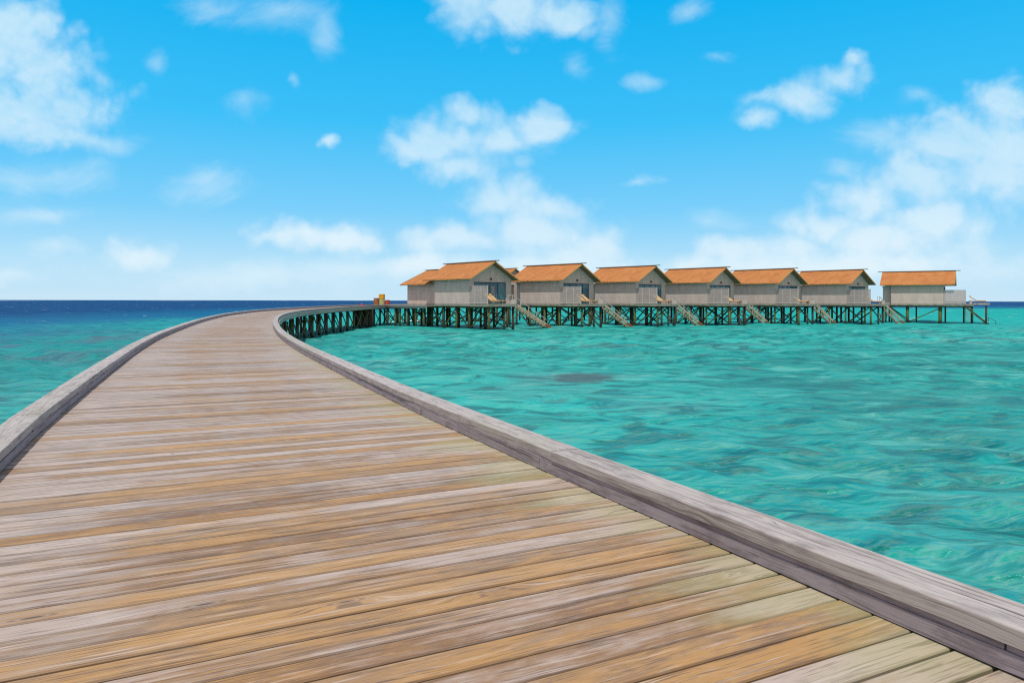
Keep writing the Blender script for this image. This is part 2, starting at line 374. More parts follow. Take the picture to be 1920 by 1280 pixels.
    col = n.mix(foam, col, (.8, .85, .88))
    dif = n.node('ShaderNodeBsdfDiffuse'); n.l.new(col, dif.inputs[0]); n.l.new(N, dif.inputs['Normal'])
    gl = n.node('ShaderNodeBsdfGlossy'); gl.inputs['Roughness'].default_value = .27; n.l.new(N, gl.inputs['Normal'])
    gl.inputs[0].default_value = (.92, 1, .97, 1)
    fr = n.node('ShaderNodeFresnel'); fr.inputs[0].default_value = 1.33; n.l.new(N, fr.inputs['Normal'])
    refl = n.ramp(n.m('LOGARITHM', n.m('MAXIMUM', dist, 1.0), 10.0), 1.0, 2.3, .36, .12, False)
    f = n.m('MULTIPLY', n.m('MINIMUM', fr.outputs[0], .62), refl, clamp=True)
    mx = n.node('ShaderNodeMixShader'); n.l.new(f, mx.inputs[0]); n.l.new(dif.outputs[0], mx.inputs[1]); n.l.new(gl.outputs[0], mx.inputs[2])
    o = n.node('ShaderNodeOutputMaterial'); n.l.new(mx.outputs[0], o.inputs[0])
    return m

M = dict(deck=mat_deck(), kerb=mat_kerb('silver_kerb_timber'), kerb_shaded=mat_kerb('shaded_kerb_timber', (.80, .76, .86), .1),  # second kerb material: same timber, shade of the inner faces put into its tint
         fascia=mat_kerb('greenish_fascia_timber', (.85, .98, .86), .35), pile=mat_pile(), wall=mat_wall(), roof=mat_roof(), glass=mat_glass(),
         trim=mat_simple('pale_grey_trim', (.45, .385, .36)), white=mat_simple('white_painted_wood', (.55, .51, .49)),
         frame=mat_simple('dark_blue_frame', (.03, .05, .08)), ridge=mat_simple('grey_ridge_board', (.21, .18, .165), .8),
         soffit=mat_simple('brown_soffit_boards', (.22, .15, .09), .8), eave=mat_simple('yellow_eave_edge', (.56, .30, .10), .8),
         cushion=mat_simple('yellow_lounger_cushion', (.56, .37, .19), .8, .08), teak=mat_simple('teak_frame', (.28, .15, .07)),
         slab=mat_simple('grey_deck_edge', (.27, .27, .23), .8, .25, 2.0), stair=mat_simple('sandy_stair_timber', (.43, .37, .27), .8, .3, 2.5),
         rust_step=mat_simple('rusty_stair_foot', (.28, .10, .04), .9, .4, 6), lamp=mat_simple('black_lamp_metal', (.02, .02, .02)),
         door=mat_simple('brown_entry_door', (.20, .13, .11)), drum_rust=mat_rust('rusty_brown_drum', (.36, .17, .07), .5), drum_red=mat_rust('red_drum_paint', (.42, .06, .03), .6),
         drum_yellow=mat_rust('yellow_drum_paint', (.75, .36, .01), .62), drum_pale=mat_rust('pale_green_drum_paint', (.42, .44, .20), .66), red=mat_simple('red_plastic', (.5, .03, .05)), water=mat_water())

# ------------------------------------------------------------------ mesh builder
class MB:
    def __init__(s): s.v = []; s.f = []; s.uv = []; s.c = []; s.p = []
    def face(s, idx, uvs, c, pos=None):
        s.f.append(idx); s.uv.extend(uvs); s.c.extend([c]*len(idx)); s.p.extend(pos if pos else [(0, 0)]*len(idx))
    def sweep(s, A, B, c=None, posA=(0, 0), posB=(0, 0), u0=0.0, caps=True):
        "two matching rings of points joined by quads, uv u along the sweep and v round the ring"
        if c is None: c = (random.random(), random.random(), random.random())
        n = len(A); b = len(s.v); s.v += [tuple(p) for p in A]+[tuple(p) for p in B]
        L = (sum((Vector(p) for p in B), Vector())/n-sum((Vector(p) for p in A), Vector())/n).length
        vv = [0.0]
        for i in range(n): vv.append(vv[-1]+(Vector(A[(i+1) % n])-Vector(A[i])).length)
        for i in range(n):
            j = (i+1) % n
            s.face((b+i, b+j, b+n+j, b+n+i), [(u0, vv[i]), (u0, vv[i+1]), (u0+L, vv[i+1]), (u0+L, vv[i])], c, [posA, posA, posB, posB])
        if caps:
            s.face(tuple(b+i for i in reversed(range(n))), [(0, .05*i) for i in range(n)], c, [posA]*n)
            s.face(tuple(b+n+i for i in range(n)), [(0, .05*i) for i in range(n)], c, [posB]*n)
    def bar(s, p0, p1, wd, ht, c=None, up=(0, 0, 1), ch=0.0, wd1=None, n=4):
        p0 = Vector(p0); p1 = Vector(p1); d = (p1-p0).normalized(); up = Vector(up)
        if abs(d.dot(up)) > .98: up = Vector((0, 1, 0))
        sd = d.cross(up).normalized(); u = sd.cross(d).normalized()
        def ring(p, k=1.0):
            if n > 4: return [p+sd*(math.cos(2*math.pi*i/n)*wd/2*k)+u*(math.sin(2*math.pi*i/n)*ht/2*k) for i in range(n)]
            a, h = wd/2*k, ht/2*k
            if ch: q = [(-a, -h), (a, -h), (a, h-ch), (a-ch, h), (-a+ch, h), (-a, h-ch)]
            else: q = [(-a, -h), (a, -h), (a, h), (-a, h)]
            return [p+sd*x+u*y for x, y in q]
        s.sweep(ring(p0), ring(p1, (wd1/wd) if wd1 else 1.0), c)
    def box(s, x0, x1, y0, y1, z0, z1, c=None):
        "u runs along x or y, v is height"
        if c is None: c = (random.random(), random.random(), random.random())
        b = len(s.v)
        s.v += [(x, y, z) for z in (z0, z1) for (x, y) in ((x0, y0), (x1, y0), (x1, y1), (x0, y1))]
        P = s.v[b:]
        for f, m in (((0, 1, 5, 4), 'x'), ((1, 2, 6, 5), 'y'), ((2, 3, 7, 6), 'x'), ((3, 0, 4, 7), 'y'), ((4, 5, 6, 7), 't'), ((3, 2, 1, 0), 't')):
            s.face(tuple(b+i for i in f), [(P[i][0], P[i][2]) if m == 'x' else (P[i][1], P[i][2]) if m == 'y' else (P[i][0], P[i][1]) for i in f], c)
    def poly(s, pts, uvs=None, c=None):
        b = len(s.v); s.v += [tuple(p) for p in pts]
        s.face(tuple(range(b, b+len(pts))), uvs or [(p[0], p[1]) for p in pts], c or (random.random(), random.random(), random.random()))
    def cyl(s, x, y, z0, z1, r, n=14, c=None, r1=None):
        r1 = r1 or r
        s.sweep([(x+r*math.cos(2*math.pi*i/n), y+r*math.sin(2*math.pi*i/n), z0) for i in range(n)], [(x+r1*math.cos(2*math.pi*i/n), y+r1*math.sin(2*math.pi*i/n), z1) for i in range(n)], c)
    def build(s, name, mat, parent=None, smooth=False):
        me = bpy.data.meshes.new(name); me.from_pydata([tuple(v) for v in s.v], [], s.f)
        uv = me.uv_layers.new(name='uv'); uv.data.foreach_set('uv', np.array(s.uv, dtype=np.float32).ravel())
        ca = me.attributes.new('rnd', 'FLOAT_COLOR', 'CORNER')
        cc = np.ones((len(s.c), 4), dtype=np.float32); cc[:, :3] = np.array(s.c, dtype=np.float32); ca.data.foreach_set('color', cc.ravel())
        if any(p != (0, 0) for p in s.p):
            pa = me.attributes.new('pos', 'FLOAT_VECTOR', 'CORNER'); pp = np.zeros((len(s.p), 3), dtype=np.float32); pp[:, :2] = np.array(s.p, dtype=np.float32); pa.data.foreach_set('vector', pp.ravel())
        if smooth: me.polygons.foreach_set('use_smooth', [True]*len(me.polygons))
        me.materials.append(mat); me.update()
        o = bpy.data.objects.new(name, me); COL.objects.link(o)
        if parent: o.parent = parent
        return o
def tag(o, label=None, cat=None, group=None, kind=None):
    if label: o['label'] = label
    if cat: o['category'] = cat
    if group: o['group'] = group
    if kind: o['kind'] = kind
    return o
def thing(name, label, cat, loc=(0, 0, 0), rz=0, group=None):
    o = bpy.data.objects.new(name, None); COL.objects.link(o); o.empty_display_size = .3
    o.location = loc; o.rotation_euler = (0, 0, rz)
    return tag(o, label, cat, group)
def copy_tree(o, parent=None):
    c = o.copy(); COL.objects.link(c)
    if parent: c.parent = parent
    for ch in list(o.children): copy_tree(ch, c)
    return c

# ------------------------------------------------------------------ water: one real sheet with swell and chop, out to the horizon
def build_water():
    rng = np.random.default_rng(3)
    ang = np.concatenate([np.linspace(-180, -52, 60, endpoint=False), np.linspace(-52, 52, 900, endpoint=False), np.linspace(52, 180, 60, endpoint=False)])
    rr = [2.0]
    while rr[-1] < 260: rr.append(rr[-1]*1.0062)
    while rr[-1] < 30000: rr.append(rr[-1]*1.22)
    rr = np.array(rr); na, nr = len(ang), len(rr)
    th = np.radians(ang)
    X = np.outer(rr, np.sin(th)); Y = np.outer(rr, np.cos(th)); Z = np.zeros_like(X)
    D = rr[:, None]
    wind = math.radians(250)
    for i in range(56):
        L = 10**rng.uniform(math.log10(.45), math.log10(7.5)); k = 2*math.pi/L
        a = wind+rng.normal(0, .5); ph = rng.uniform(0, 6.28)
        amp = .0078*L**.85
        q = k*(X*math.cos(a)+Y*math.sin(a))+ph
        sw = 1-np.abs(np.sin(q*.5))*2 if i % 3 == 0 else np.sin(q)
        fade = np.clip((L/(D*.0062)-2.5)/3, 0, 1)*np.clip((300-D)/120, 0, 1)
        Z += amp*sw*fade
    # pack irregularly so that crests come in groups
    env = .75+.35*np.sin(X*.13+1)*np.sin(Y*.17+X*.05)+.25*np.sin(X*.05-Y*.09)
    Z = Z*env
    V = np.stack([X, Y, Z], -1).reshape(-1, 3)
    i = np.arange(nr-1)[:, None]*na; j = np.arange(na)[None, :]; j2 = (j+1) % na
    F = np.stack([i+j, i+j2, i+na+j2, i+na+j], -1).reshape(-1, 4)[:, ::-1]
    c = len(V); V = np.vstack([V, [[0, 0, 0]]])
    me = bpy.data.meshes.new('water')
    tri = np.array([[c, a, (a+1) % na] for a in range(na)])[:, ::-1]
    me.vertices.add(len(V)); me.vertices.foreach_set('co', V.astype(np.float32).ravel())
    nl = len(F)*4+len(tri)*3; me.loops.add(nl); me.loops.foreach_set('vertex_index', np.concatenate([F.ravel(), tri.ravel()]).astype(np.int32))
    me.polygons.add(len(F)+len(tri))
    me.polygons.foreach_set('loop_start', np.concatenate([np.arange(len(F))*4, len(F)*4+np.arange(len(tri))*3]).astype(np.int32))
    me.polygons.foreach_set('use_smooth', np.ones(len(F)+len(tri), dtype=bool))
    me.update(calc_edges=True); me.validate()
    me.materials.append(M['water'])
    o = bpy.data.objects.new('water', me); COL.objects.link(o)
    tag(o, 'clear turquoise lagoon turning dark blue towards the horizon', 'water', kind='structure')
build_water()

# ------------------------------------------------------------------ the curving walk
RP = [(3.95, -3.0), (2.62, -.28), (1.447, 2.16), (.625, 3.82), (-.02, 5.08), (-.80, 6.72), (-1.95, 9.3), (-3.12, 12.0), (-5.07, 16.6), (-7.1, 21.8), (-10.3, 31.0), (-12.75, 39.0), (-14.2, 45), (-15.1, 51), (-15.6, 58), (-15.75, 66), (-15.6, 74), (-15.2, 80), (-14.3, 86), (-12.3, 92), (-8.5, 97), (-3.0, 100.5), (6, 104), (16, 107.5), (26, 110.5), (36, 113), (46, 114.5)]
EP = [(0, 1.1), (20, 1.1), (34, 1.06), (44, 1.0), (52, .92), (60, .83), (75, .74), (90, .64), (105, .6), (400, .6)]   # eye height above the boards, by path length
def catmull(pts, step=.05):
    out = []
    for i in range(len(pts)-1):
        p0 = Vector(pts[max(i-1, 0)]); p1 = Vector(pts[i]); p2 = Vector(pts[i+1]); p3 = Vector(pts[min(i+2, len(pts)-1)])
        n = max(2, int((p2-p1).length/step))
        a = .5
        t0 = 0; t1 = t0+max((p1-p0).length, 1e-3)**a; t2 = t1+(p2-p1).length**a; t3 = t2+max((p3-p2).length, 1e-3)**a
        if i == 0: t1 = t0+(p2-p1).length**a; t2 = t1+(p2-p1).length**a; t3 = t2+(p3-p2).length**a; p0 = p1*2-p2
        if i == len(pts)-2: p3 = p2*2-p1; t3 = t2+(p2-p1).length**a
        for k in range(n):
            t = t1+(t2-t1)*k/n
            A1 = p0*((t1-t)/(t1-t0))+p1*((t-t0)/(t1-t0)); A2 = p1*((t2-t)/(t2-t1))+p2*((t-t1)/(t2-t1)); A3 = p2*((t3-t)/(t3-t2))+p3*((t-t2)/(t3-t2))
            B1 = A1*((t2-t)/(t2-t0))+A2*((t-t0)/(t2-t0)); B2 = A2*((t3-t)/(t3-t1))+A3*((t-t1)/(t3-t1))
            out.append(B1*((t2-t)/(t2-t1))+B2*((t-t1)/(t2-t1)))
    out.append(Vector(pts[-1])); return out
WALK = 3.13
_c = catmull(RP)
_c = np.array([(p.x, p.y) for p in _c])
_s = np.concatenate([[0], np.cumsum(np.linalg.norm(np.diff(_c, axis=0), axis=1))])
SL = _s[-1]
_tan = np.gradient(_c, _s, axis=0)
# smooth the tangent so that the boards fan evenly
ker = np.ones(41)/41
_tan = np.stack([np.convolve(np.pad(_tan[:, k], 20, 'edge'), ker, 'valid') for k in (0, 1)], 1)
_tan /= np.linalg.norm(_tan, axis=1)[:, None]
def edge(s, off=0.0):
    "point at path length s, off metres to the left of the inner face of the right kerb; z = board top"
    x = np.interp(s, _s, _c[:, 0]); y = np.interp(s, _s, _c[:, 1]); tx = np.interp(s, _s, _tan[:, 0]); ty = np.interp(s, _s, _tan[:, 1])
    l = math.hypot(tx, ty); tx /= l; ty /= l
    e = np.interp(s, [a for a, b in EP], [b for a, b in EP])
    return Vector((x-ty*off, y+tx*off, EYE-e))
def tang(s):
    tx = np.interp(s, _s, _tan[:, 0]); ty = np.interp(s, _s, _tan[:, 1]); return Vector((tx, ty, 0)).normalized()

def planks(name, parent, s0, s1, offR, offL, pitch, mat, fine=True):
    b = MB(); s = s0
    while s < s1:
        wR = pitch*random.uniform(.93, 1.07)
        gap = random.uniform(.006, .010) if random.random() > .2 else random.uniform(.011, .016)
        a0, a1 = s+gap/2, s+wR-gap/2
        dz = random.uniform(-.0015, .0015); tilt = random.uniform(-.0012, .0012)
        er, el = offR+random.uniform(-.004, .004), offL
        rs = []
        for off in (er, el):
            p0 = edge(a0, off); p1 = edge(a1, off); up = Vector((0, 0, 1)); d = (p1-p0)
            L = d.length; d.normalize(); zt = dz+(tilt if off == er else -tilt)
            ch = .0042
            q = [(0, -.03), (L, -.03), (L, zt-ch), (L-ch*.7, zt-ch*.25), (L-ch*1.6, zt), (ch*1.6, zt), (ch*.7, zt-ch*.25), (0, zt-ch)]
            rs.append([p0+d*x+up*y for x, y in q])
        b.sweep(rs[0], rs[1], None, (er+.12, s), (el+.12, s))
        s += wR
    return b.build(name, mat, parent)

def kerb_run(b, offc, wd, z0, z1, s0, s1, lens, gap=.004, ch=.006, jit=.002):
    "beams laid end to end along the walk; each beam straight, butt jointed"
    s = s0
    while s < s1:
        L = random.uniform(*lens); e = min(s+L, s1)
        o = offc+random.uniform(-jit, jit); c = (random.random(), random.random(), random.random())
        k = 1 if L < 2.0 else 2
        # follow the curve inside one beam in two or three short steps so that long timbers stay on the line
        n = 1; dzj = random.uniform(-.0012, .0012)
        prev = None
        for i in range(n+1):
            t = s+gap/2+(e-s-gap)*i/n
            p = edge(t, o); p.z += dzj; sd = tang(t).cross(Vector((0, 0, 1)))
            a = wd/2
            q = [(-a, z0), (a, z0), (a, z1-ch), (a-ch*.35, z1-ch*.35), (a-ch, z1), (-a+ch, z1), (-a+ch*.35, z1-ch*.35), (-a, z1-ch)]
            ring = [p+sd*x+Vector((0, 0, y)) for x, y in q]
            if prev is not None:
                b.sweep(prev, ring, c, u0=i*1.2, caps=False)
                m = len(ring); base = len(b.v)-2*m
                if i == 1: b.face(tuple(base+j for j in reversed(range(m))), [(0, .03*j) for j in range(m)], c)
                if i == n: b.face(tuple(base+m+j for j in range(m)), [(0, .03*j) for j in range(m)], c)
            prev = ring
        s = e

S_END = SL-2.0
walk = thing('boardwalk', 'long curving timber walkway of weathered planks with low grey kerbs, sweeping to the huts', 'boardwalk', (0, 0, 0))
planks('plank_deck', walk, .2, S_END, -.20, WALK+.20, .1375, M['deck'])
for side, offc, nm in ((1, -.105, 'r'), (-1, WALK+.105, 'l')):
    b = MB(); kerb_run(b, offc, .205, .092, .150, .2, S_END, (2.3, 3.3), gap=.008, ch=.006, jit=.005); b.build('kerb_top_beam', M['kerb'], walk)
    b = MB(); kerb_run(b, offc, .186, .066, .0905, .2, S_END, ((2.2, 3.2) if side > 0 else (1.15, 1.25)), gap=.007 if side > 0 else .06, ch=.001); b.build('kerb_spacer', M['kerb_shaded'], walk)
    b = MB(); kerb_run(b, offc, .196, .006, .0650, .2, S_END, (2.3, 3.3), gap=.008, ch=.003); b.build('kerb_base_board', M['kerb_shaded'], walk)
    b = MB(); kerb_run(b, offc-side*.13, .05, -.26, -.002, .2, S_END, (3.6, 4.8), ch=.003); b.build('edge_beam', M['fascia'], walk)
b = MB()
for off in (.55, 1.55, 2.55):
    kerb_run(b, off, .07, -.20, -.032, .2, S_END, (4, 5), ch=.001)
b.build('joist', M['pile'], walk)
# piles and cross bracing
ps = 2.6; k = 0; s = 3.0; n = 0
pilepos = {}
while s < S_END:
    for off in (.12, WALK-.12):
        p = edge(s, off); top = p.z-.20
        pb = MB(); r_ = random.uniform(.12, .15)
        pb.cyl(p.x, p.y, -1.5, top, r_, 10, r1=r_*.92); 
        pilepos[(n, off)] = p
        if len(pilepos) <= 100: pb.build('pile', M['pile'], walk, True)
    pa, pc = edge(s, -.05), edge(s, WALK+.05)
    cb = MB(); cb.bar((pa.x, pa.y, pa.z-.29), (pc.x, pc.y, pc.z-.29), .12, .16); cb.build('cross_beam', M['pile'], walk)
    s += ps; n += 1
for off, oo in ((.12, -.10), (WALK-.12, .10)):
    for i in range(n-1):
        a = pilepos[(i, off)]; c = pilepos[(i+1, off)]
        d = (c-a); d.z = 0; sd = d.normalized().cross(Vector((0, 0, 1)))*(.15 if off < 1 else -.15)
        if off < 1 or i % 2 == 0:
            bb = MB(); za, zc = a.z-.5, -.1
            bb.bar((a.x+sd.x, a.y+sd.y, za), (c.x+sd.x, c.y+sd.y, zc), .05, .12)
            if off < 1: bb.bar((a.x+sd.x*1.4, a.y+sd.y*1.4, zc), (c.x+sd.x*1.4, c.y+sd.y*1.4, c.z-.5), .05, .12)
            if off < 1: bb.build('brace', M['pile'], walk)
            else: bb.build('brace', M['pile'], walk)

# bank of heavy dark piles under the bend
for i in range(4):
    p = edge(84.5+i*.15, .1+i*.55)
    b = MB(); b.cyl(p.x+.1, p.y, -1.5, p.z-.27, .36, 12, c=(0, 0, 0)); b.build('heavy_pile', M['pile'], walk, True)

# ------------------------------------------------------------------ drums and buoy on the bend
def drum(x, y, z, h, r, mat, label):
    t = thing('steel_drum', label, 'drum', (x, y, z), random.uniform(0, 3))
    b = MB(); n = 24
    prof = [(r, 0), (r*1.03, .01), (r*1.03, .03), (r, .04), (r, h*.32), (r*1.04, h*.335), (r, h*.35), (r, h*.65), (r*1.04, h*.665), (r, h*.68), (r, h-.04), (r*1.03, h-.03), (r*1.03, h), (r*.96, h), (r*.95, h-.02)]
    for a, c in zip(prof[:-1], prof[1:]):
        b.sweep([(a[0]*math.cos(2*math.pi*i/n), a[0]*math.sin(2*math.pi*i/n), a[1]) for i in range(n)], [(c[0]*math.cos(2*math.pi*i/n), c[0]*math.sin(2*math.pi*i/n), c[1]) for i in range(n)], (.5, .5, .5), caps=False)
    b.poly([(r*.95*math.cos(2*math.pi*i/n), r*.95*math.sin(2*math.pi*i/n), h-.02) for i in range(n)])
    b.poly([(r*math.cos(-2*math.pi*i/n), r*math.sin(-2*math.pi*i/n), 0) for i in range(n)])
    b.build('drum_body', mat, t)
    b = MB(); b.cyl(r*.6, 0, h-.02, h+.012, .035, 10); b.build('drum_cap', M['lamp'], t)
    return t
def dpt(s, off): return edge(s, off)
def at_px(x, d): return ((x-960)*d/1350, d)
zz = EYE-.645
d0 = at_px(705.5, 85.0); drum(d0[0], d0[1], zz, .93, .30, M['drum_rust'], 'rusty brown oil drum standing left of the yellow stack on the far bend')
d1 = at_px(716, 85.2); drum(d1[0], d1[1], zz, .86, .345, M['drum_pale'], 'pale green drum standing under the yellow one on the far bend')
drum(d1[0], d1[1], zz+.86, .52, .36, M['drum_yellow'], 'yellow drum stacked on top of the pale green drum')
d2 = at_px(726.5, 85.3); drum(d2[0], d2[1], zz, .70, .27, M['drum_red'], 'short red drum right of the yellow stack on the far bend')
t = thing('marker_buoy', 'small red float lying on the far walkway left of the drums', 'buoy', (*at_px(678, 81), EYE-.69))
b = MB(); n_ = 12
for a, c in zip([(0.02, 0), (.14, .05), (.18, .14), (.13, .24)], [(.14, .05), (.18, .14), (.13, .24), (.05, .29)]):
    b.sweep([(a[0]*math.cos(2*math.pi*i/n_), a[0]*math.sin(2*math.pi*i/n_), a[1]) for i in range(n_)], [(c[0]*math.cos(2*math.pi*i/n_), c[0]*math.sin(2*math.pi*i/n_), c[1]) for i in range(n_)], (.5, .5, .5), caps=False)
b.build('float_body', M['red'], t, True); b = MB(); b.cyl(0, 0, .28, .36, .03, 8); b.build('float_stem', M['white'], t)

# ------------------------------------------------------------------ overwater huts
FL = EYE-.33; EAVE = FL+2.55; RIDGE = EYE+4.05
HW = 2.8
def roof_slab(x0, x1, half, zr, ze, parent, name='roof', hip=False, thick=.13):
    "two sloping shingle slabs with a ragged lower edge"
    rf = MB(); eb = MB(); nx = 60
    for sg in (-1, 1):
        c = (random.random(), random.random(), random.random()); rows = 8
        grid = {}
        for i in range(nx+1):
            for j in range(rows+1):
                t = j/rows; x = x0+(x1-x0)*i/nx
                if hip: x = x0+(x1-x0)*i/nx+(1.5*(1-t))*(1-i/nx)
                y = sg*half*t; z = zr+(ze-zr)*t+random.uniform(-.008, .008)
                if j == rows: z -= random.uniform(0, .035); y += sg*random.uniform(-.02, .04)
                if j == 0: z = zr; y = 0
                z -= .05*math.sin(math.pi*t)*0.6
                grid[i, j] = len(rf.v); rf.v.append((x, y, z))
        sl = math.hypot(half, zr-ze)
        for i in range(nx):
            for j in range(rows):
                f = (grid[i, j], grid[i+1, j], grid[i+1, j+1], grid[i, j+1]); 
                uvs = [((x1-x0)*a/nx, sl*q/rows) for a, q in ((i, j), (i+1, j), (i+1, j+1), (i, j+1))]
                if sg < 0: f = f[::-1]; uvs = uvs[::-1]
                f = f[::-1]; uvs = uvs[::-1]
                rf.face(f, uvs, c)
    r = rf.build(name, M['roof'], parent)
    if hip:
        hb = MB()
        a = (x0+1.5, 0, zr); hb.poly([(x0, half, ze), (x0, -half, ze), a], [(0, 0), (2*half, 0), (half, 3)]); hb.build('hip_face', M['roof'], r)
    # soffit just under the shingles
    sb = MB()
    xs = x0+.02 if not hip else x0+.1
    for sg in (-1, 1):
        xa = xs+(1.5 if hip else 0)
        A = [(xa, 0, zr-.05), (xs, sg*(half-.03), ze-.05), (xs, sg*(half-.03), ze-thick), (xa, 0, zr-thick-.03)]
        B = [(x1-.02, 0, zr-.05), (x1-.02, sg*(half-.03), ze-.05), (x1-.02, sg*(half-.03), ze-thick), (x1-.02, 0, zr-thick-.03)]
        if sg > 0: A = A[::-1]; B = B[::-1]
        sb.sweep(B, A)
    sb.build('soffit', M['soffit'], r)
    for sg in (-1, 1):
        eb.box(x0+.03, x1-.03, sg*half-.02 if sg > 0 else -half-.015, sg*half+.015 if sg > 0 else -half+.02, ze-.11, ze-.035)
    # rake trim on the seaward gable
    for sg in (-1, 1):
        eb.bar((x1+.012, 0, zr-.07), (x1+.012, sg*half, ze-.07), .025, .13)
    eb.build('eave_trim', M['eave'], r)
    return r

def pile_part(h, x, y, top=FL-.28, r=.125):
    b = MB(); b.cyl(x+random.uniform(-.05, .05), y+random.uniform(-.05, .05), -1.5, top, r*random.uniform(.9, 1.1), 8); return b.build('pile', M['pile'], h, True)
def brace_part(h, a, c):
    b = MB(); b.bar(a, c, .06, .13); return b.build('brace', M['pile'], h)

def make_hut(kind='std'):
    h = thing('overwater_hut', 'x', 'hut', (0, 0, 0))
    LB = -7.15                                     # rear of the body
    # floor structure
    b = MB(); b.box(-6.15, -.003, -HW-.04, HW+.04, FL-.24, FL-.002); b.box(LB-.1, -6.153, -HW+.45, HW, FL-.24, FL-.003); b.build('floor_platform', M['slab'], h)
    dx1 = 3.25
    dk = MB(); x = .002
    while x < dx1-.05: dk.box(x, min(x+.135, dx1), -HW-.02, .85, FL-.045, FL-random.uniform(0, .004)); x += .143
    dk.build('terrace_boards', M['fascia'], h)
    b = MB(); b.box(dx1+.003, dx1+.06, -HW-.06, .9, FL-.26, FL-.01); b.box(.003, dx1, -HW-.08, -HW-.023, FL-.26, FL-.01); b.box(.003, dx1, .853, .9, FL-.26, FL-.01); b.build('terrace_edge', M['slab'], h)
    # walls
    wl = MB()
    G = .09
    wl.box(-6.1, 0, -HW, -HW+G, FL, EAVE+.05, (.3, .3, .3)); wl.box(-6.1, 0, HW-G, HW, FL, EAVE+.05, (.3, .3, .3))
    # gable wall in pieces round the door opening
    oy0, oy1, oz = -2.15, 2.05, FL+2.22
    wl.box(-G, .004, -HW+G, oy0, FL, EAVE+.05, (.5, .5, .5)); wl.box(-G, .004, oy1, HW-G, FL, EAVE+.05, (.5, .5, .5)); wl.box(-G, .004, oy0, oy1, oz, EAVE+.05, (.5, .5, .5))
    slope = (RIDGE-EAVE)/(HW+.42)
    zt = RIDGE-.12
    for xx in (.004, -6.1):
        pts = [(xx, -HW, EAVE+.05), (xx, HW, EAVE+.05), (xx, HW*.97, EAVE+.12), (xx, 0, zt), (xx, -HW*.97, EAVE+.12)]
        if xx < 0: pts = pts[::-1]
        wl.poly(pts, [(p[1], p[2]) for p in pts], (.5, .5, .5))
        pts = [(p[0]-.05, p[1], p[2]) for p in pts][::-1]; wl.poly(pts, [(p[1], p[2]) for p in pts], (.5, .5, .5))
    wl.box(-6.1, -6.02, -HW+G, HW-G, FL, EAVE+.05, (.3, .3, .3))
    wall = wl.build('wall', M['wall'], h)
    # battens
    bt = MB()
    for i in range(7): x = -6.0+i*.98; bt.box(x-.02, x+.02, -HW-.010, -HW-.002, FL, EAVE-.02)
    for y in (-1.9, -.7, 0, .75, 1.9): bt.box(.006, .02, y-.018, y+.018, oz+.1, EAVE+.05+ (HW-abs(y))*slope*.72)
    for y in (-HW+.0, HW-.07): bt.box(.006, .028, y, y+.07, FL, EAVE)
    bt.build('batten', M['wall'], wall)
    # recessed rear bay with a white fascia
    b = MB(); b.box(LB, -6.103, -HW+.5, HW-.1, FL, EAVE-.25, (.6, .6, .6)); b.build('rear_bay_wall', M['wall'], h)
    b = MB(); b.box(LB-.06, -6.11, -HW+.38, -HW+.48, EAVE-.3, EAVE-.14); b.build('rear_fascia', M['white'], h)
    # sliding doors
    wf = MB(); 
    for k in range(5):
        y = oy0+(oy1-oy0)*k/4; wf.box(-.06, -.01, y-.03 if k else y, y+.03 if k < 4 else y, FL+.03, oz-.03)
    wf.box(-.07, -.012, oy0, oy1, oz-.07, oz-.001); wf.box(-.07, -.012, oy0, oy1, FL, FL+.06)
    fr = wf.build('door_frame', M['frame'], h)
    gb = MB(); gb.box(-.05, -.035, oy0+.03, oy1-.03, FL+.06, oz-.07); gb.build('glass_pane', M['glass'], fr)
    cb = MB()
    for k in range(9):
        y = .1+k*.055; cb.box(-.034, -.030, y, y+.03, FL+.1, oz-.4)
    cb.build('curtain', M['trim'], fr)
    b = MB(); b.box(.006, .05, oy0-.04, oy1+.04, oz+.0, oz+.06); b.build('door_lintel', M['trim'], h)
    # lamp
    b = MB(); b.box(.006, .14, -.07, .07, oz+.38, oz+.44); b.cyl(.16, 0, oz+.24, oz+.42, .085, 10, r1=.05); b.build('wall_lamp', M['lamp'], h)
    # roof
    rf = roof_slab(*((-7.9, .8) if kind == 'std' else (-7.45, 1.3)), HW+.40, RIDGE, EAVE+.02, h)
    b = MB(); xe = 0 if kind == 'std' else .5; b.bar((-8.5+xe, 0, RIDGE+.03), (1.35+xe, 0, RIDGE+.03), .26, .05); b.bar((-8.5+xe, 0, RIDGE+.075), (1.35+xe, 0, RIDGE+.075), .10, .045); b.build('ridge_cap', M['ridge'], rf)
    # privacy screen: louvred panels between posts
    sc = MB(); kx = 1.0 if kind == 'std' else .8
    for x in (0.10*kx, 1.05*kx, 2.05*kx, 3.08*kx): sc.box(x-.03, x+.03, -HW-.015, -HW+.045, FL, FL+1.78)
    sc.box(.07*kx, 3.11*kx, -HW-.02, -HW+.05, FL+1.781, FL+1.83); sc.box(.13*kx, 3.05*kx, -HW-.012, -HW+.042, FL+.06, FL+.11)
    screen = sc.build('privacy_screen', M['white'], h)
    lb = MB()
    for (a, c) in ((.13, 1.02), (1.08, 2.02), (2.08, 3.05)):
        z = FL+.14
        while z < FL+1.75: lb.bar((a*kx, -HW+.012, z), (c*kx, -HW+.012, z), .012, .085, up=(0, .45, 1)); z += .098
    lb.build('louvre', M['trim'], screen)
    # stair down to the water, beside the terrace
    st = MB(); n = 12; y0, y1 = .9, 5.9; zb = -.15
    for x in (dx1-.02, dx1-.86):
        st.bar((x, y0+.02, FL-.16), (x, y1, zb), .05, .28)
